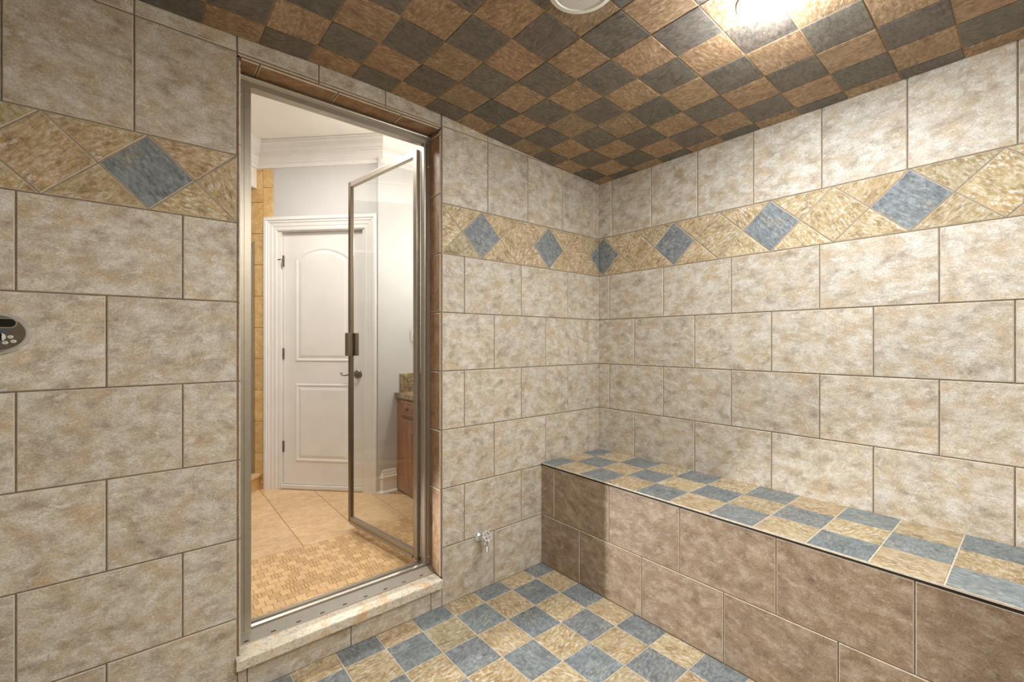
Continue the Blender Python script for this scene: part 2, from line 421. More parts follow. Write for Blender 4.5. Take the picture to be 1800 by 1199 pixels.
floor = boxes('floor', F_FLOOR, [(XL, 0, YF, 0, -0.08, -0.0025)], M['grout_light'], kind='structure')
# ceiling slab follows the dome
vs, fs = [], []; NX, NY = 24, 16
for k in (0.003, 0.10):
    for j in range(NY + 1):
        for i in range(NX + 1):
            x = XL + (0 - XL) * i / NX; y = YF * j / NY; vs.append((x, y, ceil_z(x, y) + k))
n1 = (NX + 1) * (NY + 1)
for j in range(NY):
    for i in range(NX):
        a = j * (NX + 1) + i; q = (a, a + 1, a + NX + 2, a + NX + 1); fs.append(q); fs.append(tuple(n1 + t for t in q[::-1]))
ceiling = fill_mesh('ceiling', vs, fs, M['grout_ceiling'], kind='structure')

ZB, BH, TW, TT, TD = 1.5055, 0.8524, 1.3301, 0.9885, 0.601
zb = RZ(ZB); zt = RZ(ZB + BH)
# cream joints behind the diamond border
for w, fr, segs in ((wall_back, F_BACK, ((XL, HX0), (HX1, 0))), (wall_right, F_RIGHT, ((0, -YF),)), (wall_left, F_LEFT, ((YF, 0),)), (wall_front, F_FRONT, ((0, -XL),))):
    boxes('border_grout', fr, [(a, b, zb, zt, -0.006, -0.0022) for a, b in segs], M['grout_border'], w)

def holes_back(poly):
    """pieces of a tile left around the doorway"""
    res = [clip(poly, -99, HX0, -99, 99), clip(poly, HX1, 99, -99, 99), clip(poly, HX0, HX1, HZ1, 99), clip(poly, HX0, HX1, -99, SILL - 0.04)]
    return [r for r in res if r]
def course(wall, fr, u0, u1, v0, v1, off, pitch, mat, hole=False):
    a, b = sorted((u0, u1)); k = math.floor((a - off) / pitch) - 1
    while off + k * pitch < b:
        q = clip(rect(off + k * pitch, off + (k + 1) * pitch, v0, v1), a, b, -9, 9)
        for r in (holes_back(q) if (hole and q) else [q]):
            tile('tile', r, fr, mat, wall, gap=0.0044, ch=0.0025)
        k += 1
def border(wall, fr, a, b, centre, pitch, hole, first_blue=0):
    k0 = math.floor((a - centre) / pitch) - 1; k = k0; h = (zt - zb) / 2; zc = (zt + zb) / 2
    while centre + (k - 1) * pitch < b:
        c = centre + k * pitch
        d = [(c - pitch / 2, zc), (c, zb), (c + pitch / 2, zc), (c, zt)]
        for (nm, pl, mt) in (('diamond_tile', d, M['blue'] if k % 2 == 0 else M['ochre']),
                             ('triangle_tile', [(c, zt), (c + pitch / 2, zc), (c + pitch, zt)], M['ochre']),
                             ('triangle_tile', [(c, zb), (c + pitch, zb), (c + pitch / 2, zc)], M['ochre'])):
            q = clip(pl, a, b, -9, 9)
            if q:
                if area2(q) < 0: q = q[::-1]
                o = tile(nm, q, fr, mt, wall, gap=0.0038, ch=0.0022, rot=random.uniform(-1.2, 1.2), rise=0.0004)
        k += 1
XA, XB, XT = -1.0355 * S, -0.3714 * S, -0.2144 * S
for r in range(6):
    v1 = RZ(ZB - r); v0 = RZ(ZB - r - 1) if r < 5 else -0.004
    course(wall_back, F_BACK, XL, 0.004, v0, v1, XA if r % 2 == 0 else XB, TW * S, M['wall_tile'], True)
    course(wall_right, F_RIGHT, -0.004, -YF, v0, v1, (0.2854 if r % 2 == 0 else 0.9385) * S, TW * S, M['wall_tile']) if r < 5 else None
    course(wall_left, F_LEFT, YF, 0, v0, v1, (0.3 if r % 2 else 0.9) * S, TW * S, M['wall_tile'])
    course(wall_front, F_FRONT, 0, -XL, v0, v1, (0.3 if r % 2 else 0.9) * S, TW * S, M['wall_tile'])
ZS = RZ(3.665)
course(wall_back, F_BACK, XL, 0.004, zt, ZS, XT, TT * S, M['wall_tile'], True)
course(wall_back, F_BACK, XL, 0.004, ZS, TOP, XT, TT * S, M['wall_tile'], True)
course(wall_right, F_RIGHT, -0.004, -YF, zt, TOP, 0.3505 * S, TT * S, M['wall_tile'])
course(wall_left, F_LEFT, YF, 0, zt, TOP, 0.3505 * S, TT * S, M['wall_tile'])
course(wall_front, F_FRONT, 0, -XL, zt, TOP, 0.3505 * S, TT * S, M['wall_tile'])
border(wall_back, F_BACK, XL, HX0, -7.993 * S, 0.853 * S, True)
border(wall_back, F_BACK, HX1, 0.003, -3.321 * S, 0.853 * S, True)
border(wall_right, F_RIGHT, -0.003, -YF, 0.12 * S, 0.8665 * S, False)
border(wall_left, F_LEFT, YF, 0, -1.0, 0.853 * S, False)
border(wall_front, F_FRONT, 0, -XL, 1.0, 0.853 * S, False)

# jamb and soffit tiles lining the doorway
F_JR = Fr((JX1, 0, 0), (0, -1, 0), (0, 0, 1)); F_JL = Fr((JX0, 0, 0), (0, 1, 0), (0, 0, 1))
F_SOF = Fr((0, 0, JZ1), (1, 0, 0), (0, -1, 0))
boxes('jamb_grout', F_BACK, [(HX1 - 0.004, JX1 + 0.0035, SILL, HZ1, -WT, -0.003), (JX0 - 0.0035, HX0 + 0.004, SILL, HZ1, -WT, -0.003),
    (HX0, HX1, JZ1 + 0.0035, HZ1 + 0.003, -WT, -0.003)] if False else
    [(JX1 + 0.0035, HX1, SILL, HZ1, -WT, -0.003), (HX0, JX0 - 0.0035, SILL, HZ1, -WT, -0.003), (HX0, HX1, JZ1 + 0.0035, HZ1, -WT, -0.003)], M['grout_dark'], wall_back)
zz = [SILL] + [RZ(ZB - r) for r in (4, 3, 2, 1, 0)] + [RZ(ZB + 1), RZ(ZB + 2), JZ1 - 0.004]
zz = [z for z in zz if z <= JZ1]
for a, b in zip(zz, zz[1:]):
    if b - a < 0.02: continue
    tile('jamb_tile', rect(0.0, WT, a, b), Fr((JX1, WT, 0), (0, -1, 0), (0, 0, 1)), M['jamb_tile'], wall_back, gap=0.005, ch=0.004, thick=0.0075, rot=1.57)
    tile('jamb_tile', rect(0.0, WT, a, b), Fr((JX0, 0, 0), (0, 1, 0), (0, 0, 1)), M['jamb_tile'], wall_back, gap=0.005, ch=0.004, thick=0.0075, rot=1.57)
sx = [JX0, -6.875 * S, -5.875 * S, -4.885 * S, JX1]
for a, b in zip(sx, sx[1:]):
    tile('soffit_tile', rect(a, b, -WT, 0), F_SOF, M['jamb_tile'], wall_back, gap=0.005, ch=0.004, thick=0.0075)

# floor tiles
def checker(parent, fr, u_lines, v_lines, pick, nm='tile', **kw):
    for i, (a, b) in enumerate(zip(u_lines, u_lines[1:])):
        for j, (c, d) in enumerate(zip(v_lines, v_lines[1:])):
            q = rect(min(a, b), max(a, b), min(c, d), max(c, d))
            tile(nm, q, fr, pick(i, j), parent, rot=random.uniform(-0.4, 0.4) + (0 if random.random() < 0.6 else 1.57), **kw)
BF = -1.834 * S                                     # bench front
ul = [BF + 0.0025] + [(-2.309 - 0.601 * i) * S for i in range(0, 40) if (-2.309 - 0.601 * i) * S > XL] + [XL]
vl = [0.0025] + [(-0.371 - 0.603 * j) * S for j in range(0, 40) if (-0.371 - 0.603 * j) * S > YF] + [YF]
checker(floor, F_FLOOR, ul, vl, lambda i, j: M['blue'] if (i + j) % 2 == 0 else M['ochre'], gap=0.0048, ch=0.0016)
ul = [0] + [(-0.285 - 0.601 * i) * S for i in range(0, 40) if (-0.285 - 0.601 * i) * S > XL] + [XL]
vl = [0] + [(0.436 + 0.601 * j) * S for j in range(0, 40) if (0.436 + 0.601 * j) * S < -YF] + [-YF]
# cut tiles of the ceiling where lamp and speaker sit are whole tiles here; the fittings cover them
checker(ceiling, F_CEIL, ul, vl, lambda i, j: M['ceil_dim_warm'] if (i + j) % 2 == 0 else M['ceil_dim_grey'], gap=0.004, ch=0.0016, thick=0.006, warp=warp_c)

# ------------------------------------------------------------ tiled bench
BT = Z(-0.744)
bench = empty('bench', (-0.28, -1.4, 0), 'built-in tiled bench along the right wall with a checkered top', 'bench')
boxes('bench_core', F_FLOOR, [(BF + 0.0042, -0.0005, YF + 0.001, -0.001, 0.001, BT - 0.0028)], M['grout_dark'], bench)
F_BF = Fr((BF, 0, 0), (0, -1, 0), (0, 0, 1))
zm = RZ(-3.475); ztp = RZ(-2.489)
for (v0, v1, off) in ((zm, ztp, 0.371), (0.001, zm, 1.024)):
    k = -1
    while off + k * 1.312 < -YF / S:
        q = clip(rect((off + k * 1.312) * S, (off + (k + 1) * 1.312) * S, v0, v1), -0.003, -YF - 0.001, -9, 9)
        tile('riser_tile', q, F_BF, M['riser_tile'], bench, gap=0.0042, ch=0.0025); k += 1
F_BT = Fr((0, 0, BT), (1, 0, 0), (0, 1, 0))
ul = [BF - 0.001, -1.212 * S, -0.606 * S, -0.001]
vl = [-0.001] + [(-0.395 - 0.605 * j) * S for j in range(0, 30) if (-0.395 - 0.605 * j) * S > YF] + [YF + 0.001]
boxes('top_grout', F_FLOOR, [(BF + 0.002, -0.0006, YF + 0.001, -0.001, BT - 0.0045, BT - 0.002)], M['grout_light'], bench)
checker(bench, F_BT, ul, vl, lambda i, j: M['blue'] if (i + j) % 2 == 0 else M['ochre'], nm='top_tile', gap=0.0048, ch=0.0015)
boxes('trim_channel', F_FLOOR, [(BF - 0.002, BF + 0.004, YF + 0.001, -0.001, BT - 0.0135, BT - 0.0062)], M['dark'], bench, label='dark slot under the nosing')
boxes('edge_trim', F_FLOOR, [(BF - 0.0045, BF - 0.001, YF + 0.001, -0.001, BT - 0.006, BT + 0.0005)], M['grout_light'], bench, label='thin pale nosing strip along the bench edge')

# ------------------------------------------------------------ stone threshold
bm = bmesh.new()
x0, x1 = -2.181, -1.279
pr = [(-0.030, Z(-1.252)), (-0.030, Z(-1.216)), (-0.026, Z(-1.2125)), (0.0, Z(-1.2120)), (WT, Z(-1.2105)), (WT, Z(-1.252))]
rows = []
NS = 40
for i in range(NS + 1):
    x = x0 + (x1 - x0) * i / NS; row = []
    for (y, z) in pr:
        jit = random.uniform(-0.0008, 0.0008) if y < -0.02 else 0
        xx = x
        if y > 0.0: xx = min(max(x, JX0 - 0.006), JX1 + 0.006)
        row.append(bm.verts.new((xx, y + jit, z + jit * 0.6)))
    rows.append(row)
for a, b in zip(rows, rows[1:]):
    for k in range(len(pr)):
        j = (k + 1) % len(pr); bm.faces.new((a[k], a[j], b[j], b[k]))
bm.faces.new(rows[0]); bm.faces.new(rows[-1][::-1])
bmesh.ops.recalc_face_normals(bm, faces=bm.faces[:])
me = bpy.data.meshes.new('stone_threshold'); bm.to_mesh(me); bm.free()
tag(link('stone_threshold', me, M['sill']), 'speckled cream and grey granite slab under the metal door frame, rough front edge', 'threshold')

# ------------------------------------------------------------ metal door frame
df = empty('shower_door_frame', (-1.72, 0.12, SILL), 'brushed nickel frame lining the tiled doorway, around the open glass door', 'door frame')
F0 = F_FLOOR
def boxw(name, lst, mat, parent, bevel=0.0, label=None):
    return boxes(name, F_FLOOR, lst, mat, parent, None, label, bevel)
ZT0 = SILL + 0.0005; ZH = JZ1 - 0.001
def extr(name, prof, axis, a, b, mat, parent, label=None):
    """extrude a closed 2D profile; axis 'z': profile (x,y); axis 'x': profile (y,z)"""
    n = len(prof); vs = []
    for t in (a, b):
        for p, q in prof: vs.append((p, q, t) if axis == 'z' else (t, p, q))
    fs = [tuple(range(n)), tuple(range(n, 2 * n))[::-1]] + [(i, n + i, n + (i + 1) % n, (i + 1) % n) for i in range(n)]
    me = bpy.data.meshes.new(name); me.from_pydata(vs, [], fs)
    bm = bmesh.new(); bm.from_mesh(me); bmesh.ops.recalc_face_normals(bm, faces=bm.faces[:]); bm.to_mesh(me); bm.free()
    return link(name, me, mat, parent, None, label)
ZP0 = Z(-1.182)
xl = JX0 + 0.0005
extr('left_post', [(xl, 0.098), (xl + 0.024, 0.098), (xl + 0.024, 0.101), (xl + 0.027, 0.101), (xl + 0.027, 0.098), (xl + 0.05, 0.098), (xl + 0.052, 0.102), (xl + 0.052, 0.140), (xl, 0.140)],
     'z', ZP0, Z(1.045), M['nickel'], df)
xr = JX1 - 0.0005
extr('right_post', [(xr, 0.103), (xr - 0.020, 0.103), (xr - 0.022, 0.108), (xr - 0.026, 0.108), (xr - 0.026, 0.101), (xr - 0.034, 0.101), (xr - 0.036, 0.106), (xr - 0.036, 0.140), (xr, 0.140)],
     'z', ZP0, Z(1.045), M['nickel'], df)
hp = [(0.140, Z(1.045)), (0.100, Z(1.045)), (0.098, Z(1.047)), (0.098, Z(1.066))]
for k in range(9):
    a = math.pi * (0.5 * k / 8); hp.append((0.090 + 0.012 * math.sin(a) - 0.004 if False else 0.098 - 0.010 * math.sin(math.pi * k / 8), Z(1.068) + 0.026 * k / 8))
hp += [(0.100, ZH), (0.140, ZH)]
extr('header', hp, 'x', xl, xr, M['nickel'], df)
track = extr('sill_track', [(0.054, ZT0), (0.056, ZT0 + 0.004), (0.092, Z(-1.181)), (0.098, Z(-1.181)), (0.100, Z(-1.188)), (0.108, Z(-1.188)), (0.110, Z(-1.178)), (0.122, Z(-1.174)), (0.124, Z(-1.186)), (0.138, Z(-1.186)), (0.140, Z(-1.174)), (0.162, Z(-1.174)), (0.164, ZT0)],
     'x', xl, xr, M['nickel'], df)
sl = Vector((0, 0.030, 0.026 + 0.0)); 
for k in range(9):
    xx = -2.135 + k * 0.098
    y, z = 0.0625, ZT0 + 0.0102
    vs = []
    for dn in (-0.001, 0.0008):
        for (du, dv) in ((-0.009, -0.0014), (0.009, -0.0014), (0.009, 0.0014), (-0.009, 0.0014)):
            vs.append((xx + du, y + dv * 0.78 - dn * 0.6, z + dv * 0.62 + dn * 0.78))
    fill_mesh('weep_slot', vs, [(3, 2, 1, 0), (4, 5, 6, 7), (0, 1, 5, 4), (1, 2, 6, 5), (2, 3, 7, 6), (3, 0, 4, 7)], M['dark'], track, None, 'dark drain slot')
for (x, z) in ((xl + 0.011, Z(1.005)), (xl + 0.010, Z(-1.135)), (xr - 0.009, Z(0.93)), (xr - 0.009, Z(-1.14))):
    lathe('screw', (x, 0.099 if x < -1.8 else 0.104, z), (0, -1, 0), [(0.0042, 0), (0.004, 0.0018), (0.002, 0.0028)], M['chrome'], df, 14, 'small bright screw')

# ------------------------------------------------------------ glass door standing open
H0 = Vector((-1.320, 0.153, 0)); T0 = Vector((-1.426, 0.88, 0)); e = (T0 - H0).normalized()
FL = Fr((H0.x, H0.y, 0), e, (0, 0, 1))     # N faces the camera side or away
gd = empty('shower_door', (H0.x, H0.y, Z(-1.16)), 'glass shower door in a slim metal frame standing open into the bathroom', 'shower door')
L = 0.735; zb0, zt0 = Z(-1.156), Z(1.028); th = 0.012; wv = 0.034
FL_in = Fr(H0, e, (0, 0, 1))
boxes('hinge_stile', FL, [(0.0, 0.032, zb0, zt0, -th, th)], M['leaf_metal'], gd, bevel=0.002)
boxes('far_stile', FL, [(L - 0.028, L, zb0, zt0, -th, th)], M['bronze'], gd, bevel=0.002)
boxes('top_rail', FL, [(0.0325, L - 0.0285, zt0 - wv, zt0, -th, th)], M['leaf_metal'], gd, bevel=0.002)
boxes('bottom_rail', FL, [(0.0325, L - 0.0285, zb0 + 0.002, zb0 + wv, -th, th), (0.0325, L - 0.0285, zb0 - 0.008, zb0 + 0.008, -th - 0.006, -th + 0.002), (0.0325, L - 0.0285, zb0 - 0.008, zb0 + 0.008, th - 0.002, th + 0.006)], M['nickel'], gd)
boxes('glass_pane', FL, [(0.030, L - 0.026, zb0 + wv - 0.002, zt0 - wv + 0.002, -0.003, 0.003)], M['glass'], gd)
for sgn in (-1, 1):
    n0, n1 = (th, th + 0.026) if sgn > 0 else (-th - 0.026, -th)
    boxes('pull_handle', FL, [(L - 0.046, L - 0.006, Z(-0.089), Z(0.058), min(n0, n1), max(n0, n1))], M['bronze'], gd, bevel=0.003, label='short flat pull handle')
boxes('hinge_block', FL, [(-0.012, 0.02, zb0 - 0.009, zb0 + 0.004, -0.010, 0.010)], M['pewter'], gd)

# ------------------------------------------------------------ chrome hose tap on the wall
fx, fz = -1.036, Z(-1.068)
hb = empty('hose_tap', (fx, 0, fz), 'chrome hose tap with a round toothed handle low on the wall beside the doorway', 'tap')
lathe('flange', (fx, 0.0, fz), (0, -1, 0), [(0.029, 0.0), (0.0295, 0.004), (0.026, 0.011), (0.017, 0.016), (0.013, 0.022)], M['chrome'], hb, 32)
body = tube('tap_body', [(fx, -0.010, fz), (fx, -0.045, fz), (fx, -0.060, fz - 0.004), (fx, -0.068, fz - 0.018), (fx, -0.072, fz - 0.034)], [0.012, 0.012, 0.0155, 0.013, 0.0115], M['chrome'], hb, 20)
axh = Vector((0.10, -0.72, 0.62)).normalized(); base = Vector((fx, -0.052, fz + 0.006))
tube('valve_stem', [base, base + axh * 0.020], [0.010, 0.007], M['chrome'], hb, 16)
tube('packing_nut', [base + axh * 0.004, base + axh * 0.012], [0.0125, 0.0125], M['chrome'], hb, 6)
# hand wheel: lobed rim, hub and spokes as one casting
hc = base + axh * 0.027; X = axh.cross(Vector((0, 0, 1))).normalized(); Y = X.cross(axh)
bm = bmesh.new(); NR = 64; rings = []
for (rin, h) in ((0.0205, -0.0045), (1, -0.0045), (1, 0.0045), (0.0205, 0.0045)):
    rg = []
    for k in range(NR):
        a = 2 * math.pi * k / NR; r = rin if rin < 1 else (0.0315 if (k // 4) % 2 == 0 else 0.0262)
        rg.append(bm.verts.new(hc + X * r * math.cos(a) + Y * r * math.sin(a) + axh * h))
    rings.append(rg)
for a, b in zip(rings, rings[1:] + rings[:1]):
    for k in range(NR): bm.faces.new((a[k], a[(k + 1) % NR], b[(k + 1) % NR], b[k]))
def add_box_bm(bm, c, ax, ay, az, lx, ly, lz):
    v = [bm.verts.new(c + ax * (lx * i) + ay * (ly * j) + az * (lz * k)) for k in (-1, 1) for (i, j) in ((-1, -1), (1, -1), (1, 1), (-1, 1))]
    for f in ((3, 2, 1, 0), (4, 5, 6, 7), (0, 1, 5, 4), (1, 2, 6, 5), (2, 3, 7, 6), (3, 0, 4, 7)): bm.faces.new([v[i] for i in f])
for k in range(4):
    a = math.pi / 4 * (2 * k); d = X * math.cos(a) + Y * math.sin(a); p = axh.cross(d)
    add_box_bm(bm, hc + d * 0.014, d, p, axh, 0.0095, 0.0036, 0.003)
rg0 = []
for (r, h) in ((0.0075, -0.005), (0.0075, 0.005), (0.005, 0.0065)):
    rg0.append([bm.verts.new(hc + (X * math.cos(2 * math.pi * k / 16) + Y * math.sin(2 * math.pi * k / 16)) * r + axh * h) for k in range(16)])
for a, b in zip(rg0, rg0[1:]):
    for k in range(16): bm.faces.new((a[k], a[(k + 1) % 16], b[(k + 1) % 16], b[k]))
bm.faces.new(rg0[-1]); bm.faces.new(rg0[0][::-1])
bmesh.ops.recalc_face_normals(bm, faces=bm.faces[:])
me = bpy.data.meshes.new('handwheel'); bm.to_mesh(me); bm.free(); link('handwheel', me, M['chrome'], hb)
sp = Vector((fx, -0.072, fz - 0.034)); dn = Vector((0, -0.12, -1)).normalized()
lathe('spout', sp, dn, [(0.010, -0.004), (0.0135, 0.0), (0.0135, 0.006), (0.0115, 0.008), (0.0135, 0.011), (0.0125, 0.0135), (0.0135, 0.016), (0.0125, 0.0185), (0.0135, 0.021), (0.012, 0.026), (0.009, 0.026), (0.009, 0.018)], M['chrome'], hb, 24)

# ------------------------------------------------------------ oval steam control on the wall
px, pz = -2.792, Z(0.0265)
pn = empty('steam_control_panel', (px, 0, pz), 'oval brushed metal control panel with dark display and white buttons on the tiled wall', 'control panel')
A_, B_ = 0.0775, 0.0625
bez = lathe('bezel', (px, 0, pz), (0, -1, 0), [(0.97, 0.0), (1.0, 0.004), (1.0, 0.012), (0.985, 0.017), (0.95, 0.0195), (0.91, 0.019), (0.87, 0.0165), (0.85, 0.0165)], M['chrome'], pn, 64, None, A_, B_)
facep = lathe('faceplate', (px, 0, pz), (0, -1, 0), [(0.85, 0.0145), (0.848, 0.0168)], M['pewter'], pn, 64, 'darker brushed face inside the rim', A_, B_)
def stadium(name, cx, cz, w, h, d0, d1, mat, parent, label=None, seg=12):
    r = h / 2; pts = []
    for k in range(seg + 1):
        a = -math.pi / 2 + math.pi * k / seg; pts.append((cx + w / 2 - r + r * math.cos(a), cz + r * math.sin(a)))
    for k in range(seg + 1):
        a = math.pi / 2 + math.pi * k / seg; pts.append((cx - w / 2 + r + r * math.cos(a), cz + r * math.sin(a)))
    n = len(pts); vs = [(x, -d0, z) for x, z in pts] + [(x, -d1, z) for x, z in pts]
    fs = [tuple(range(n))[::-1] if False else tuple(range(n, 2 * n))] + [(i, (i + 1) % n, n + (i + 1) % n, n + i) for i in range(n)]
    me = bpy.data.meshes.new(name); me.from_pydata(vs, [], fs); bm = bmesh.new(); bm.from_mesh(me); bmesh.ops.recalc_face_normals(bm, faces=bm.faces[:]); bm.to_mesh(me); bm.free()
    return link(name, me, mat, parent, None, label)
stadium('display_rim', px + 0.0065, pz + 0.030, 0.084, 0.030, 0.0165, 0.0182, M['nickel'], facep)
stadium('display', px + 0.0065, pz + 0.030, 0.078, 0.0245, 0.0175, 0.0190, M['black'], pn, 'glossy black display window')
M['band'] = plain('blue_band', (70, 88, 112), 0.4, var=0.1)
stadium('name_strip', px + 0.005, pz + 0.0065, 0.060, 0.0062, 0.0165, 0.0176, M['band'], pn, 'narrow blue-grey printed strip')
def text(name, body, size, loc, parent, mat):
    cu = bpy.data.curves.new(name, 'FONT'); cu.body = body; cu.size = size; cu.align_x = 'CENTER'; cu.align_y = 'CENTER'; cu.extrude = 0.0002
    o = bpy.data.objects.new(name, cu); C.objects.link(o)
    dg = bpy.context.evaluated_depsgraph_get(); me = bpy.data.meshes.new_from_object(o.evaluated_get(dg)); bpy.data.objects.remove(o)
    me.transform(Matrix.Translation(loc) @ Euler((math.pi / 2, 0, 0)).to_matrix().to_4x4()); me.materials.clear()
    return link(name, me, mat, parent)
rk = stadium('rocker_button', px + 0.0155, pz - 0.0115, 0.020, 0.0235, 0.0165, 0.0195, M['plastic'], pn, 'white up and down rocker')
for sg in (1, -1):
    c = Vector((px + 0.0155, -0.0197, pz - 0.0115 + sg * 0.0062))
    fill_mesh('arrow_mark', [c + Vector((-0.0035, 0, -0.0018 * sg)), c + Vector((0.0035, 0, -0.0018 * sg)), c + Vector((0, 0, 0.0024 * sg)),
        c + Vector((-0.0035, -0.0004, -0.0018 * sg)), c + Vector((0.0035, -0.0004, -0.0018 * sg)), c + Vector((0, -0.0004, 0.0024 * sg))],
        [(0, 1, 2), (3, 4, 5), (0, 1, 4, 3), (1, 2, 5, 4), (2, 0, 3, 5)], M['black'], rk)
for (dx, dz) in ((0.0345, -0.0115), (0.0240, -0.0285), (0.0405, -0.0245), (0.0065, -0.0300), (-0.0035, -0.0115), (-0.0110, -0.0275)):
    b = lathe('button', (px + dx, 0, pz + dz), (0, -1, 0), [(0.0064, 0.0165), (0.0064, 0.0188), (0.0052, 0.0200)], M['plastic'], pn, 20, 'small oval white button', 1.0, 0.78)
    boxes('button_mark', F_BACK, [(px + dx - 0.003, px + dx + 0.003, pz + dz - 0.0006, pz + dz + 0.0006, 0.0199, 0.0203)], M['pewter'], b)

# ------------------------------------------------------------ ceiling fittings
cx_, cy_ = -1.354, -1.022; cz_ = ceil_z(cx_, cy_)
spk = empty('ceiling_speaker', (cx_, cy_, cz_), 'round white flush speaker with a pale grille in the tiled ceiling, unlit', 'speaker')
lathe('ring', (cx_, cy_, cz_ + 0.004), (0, 0, -1), [(0.113, 0.0), (0.114, 0.008), (0.110, 0.013), (0.094, 0.015), (0.090, 0.010)], M['plastic'], spk, 64)
lathe('grille', (cx_, cy_, cz_ + 0.004), (0, 0, -1), [(0.090, 0.008), (0.089, 0.012), (0.04, 0.013)], M['plastic_grey'], spk, 48)
lx, ly = -0.86, -1.405; lz = ceil_z(lx, ly)
rl = empty('recessed_light', (lx, ly, lz), 'round recessed ceiling lamp, switched on and glaring white', 'ceiling light')
lathe('trim_ring', (lx, ly, lz + 0.004), (0, 0, -1), [(0.102, 0.0), (0.103, 0.006), (0.098, 0.011), (0.080, 0.012), (0.078, 0.006)], M['plastic'], rl, 48)
lathe('lens', (lx, ly, lz + 0.004), (0, 0, -1), [(0.078, 0.004), (0.076, 0.012), (0.05, 0.019), (0.02, 0.022)], M['lens'], rl, 48)

# ------------------------------------------------------------ the bathroom beyond
A0 = Vector((-1.590, 2.017, 0)); FD = Fr(A0, (0.693, -0.721, 0), (0, 0, 1))   # wall that holds the white door
def D(s, n=0.0): p = FD.p(s, 0, n); return (p.x, p.y)
BCZ = Z(1.615); SC = 0.878
floor_b = boxes('floor_bathroom', F_FLOOR, [(-3.3, 0.0, WT + 0.001, 3.1, BZ - 0.08, BZ - 0.002)], M['grout_tan'], kind='structure')
boxes('ceiling_bathroom', F_FLOOR, [(-3.3, 0.0, WT, 3.1, BCZ, BCZ + 0.08)], M['ceiling_white'], kind='structure')
boxes('wall_bathroom_right', F_BACK, [(-0.330, 0.0, BZ - 0.05, BCZ, -2.0, -WT - 0.001)], M['grey_wall'], kind='structure')
boxes('wall_bathroom_left', F_BACK, [(-3.38, -3.3, BZ - 0.05, BCZ, -3.1, -WT - 0.001)], M['grey_wall'], kind='structure')
boxes('wall_bathroom_rear', F_BACK, [(-3.3, -1.9, BZ - 0.05, BCZ, -3.1, -3.02)], M['grey_wall'], kind='structure')
boxes('wall_bathroom_near', F_BACK, [(-3.3, HX0 - 0.02, BZ - 0.05, BCZ, -WT - 0.012, -WT - 0.001), (HX1 + 0.02, 0.0, BZ - 0.05, BCZ, -WT - 0.012, -WT - 0.001), (-3.3, 0.0, TOP, BCZ, -WT - 0.012, -0.02)], M['grey_wall'], kind='structure')
# diagonal wall with the door opening, then the short wall square to it
doorS0, doorS1, doorZ = -0.032, 0.737, Z(0.925)
wall_d = boxes('wall_bathroom_diagonal', FD, [(-1.6, doorS0, BZ - 0.05, BCZ, -0.10, 0.0), (doorS1, SC, BZ - 0.05, BCZ, -0.10, 0.0), (doorS0, doorS1, doorZ, BCZ, -0.10, 0.0)], M['grey_wall'], kind='structure')
cxx, cyy = D(SC)
boxes('wall_bathroom_back', F_BACK, [(cxx - 0.04, -0.330, BZ - 0.05, BCZ, -cyy - 0.10, -cyy)], M['grey_wall'], kind='structure')
# floor tiles beyond the mosaic
def cliph(poly, a, b, c):     # keep a*x+b*y<=c
    out = []
    for i in range(len(poly)):
        p, q = poly[i], poly[(i + 1) % len(poly)]
        dp, dq = a * p[0] + b * p[1] - c, a * q[0] + b * q[1] - c
        if dp <= 0: out.append(p)
        if (dp < 0) != (dq < 0) and dp != dq:
            t = dp / (dp - dq); out.append((p[0] + (q[0] - p[0]) * t, p[1] + (q[1] - p[1]) * t))
    return out
F_BFL = Fr((0, 0, BZ), (1, 0, 0), (0, 1, 0))
MY = 0.815
for i in range(-6, 6):
    for j in range(0, 5):
        x = -1.724 + i * 0.337; y = MY + j * 0.337 - 0.005
        q = clip(rect(x, x + 0.337, y, y + 0.337), -3.29, -0.335, MY, 3.0)
        if q:
            q = cliph(q, FD.N.x * -1, FD.N.y * -1, -(FD.N.x * A0.x + FD.N.y * A0.y) + 0.0)
            if len(q) > 2: q = cliph(q, 0, 1, cyy) if x > cxx - 0.4 and False else q
        if q and len(q) > 2:
            if x >= cxx - 0.05: q = clip(q, -9, 9, -9, cyy)
            if q and len(q) > 2: tile('floor_tile', q, F_BFL, M['bath_tile'], floor_b, gap=0.004, ch=0.0012, thick=0.005, rot=random.uniform(-.2, .2))
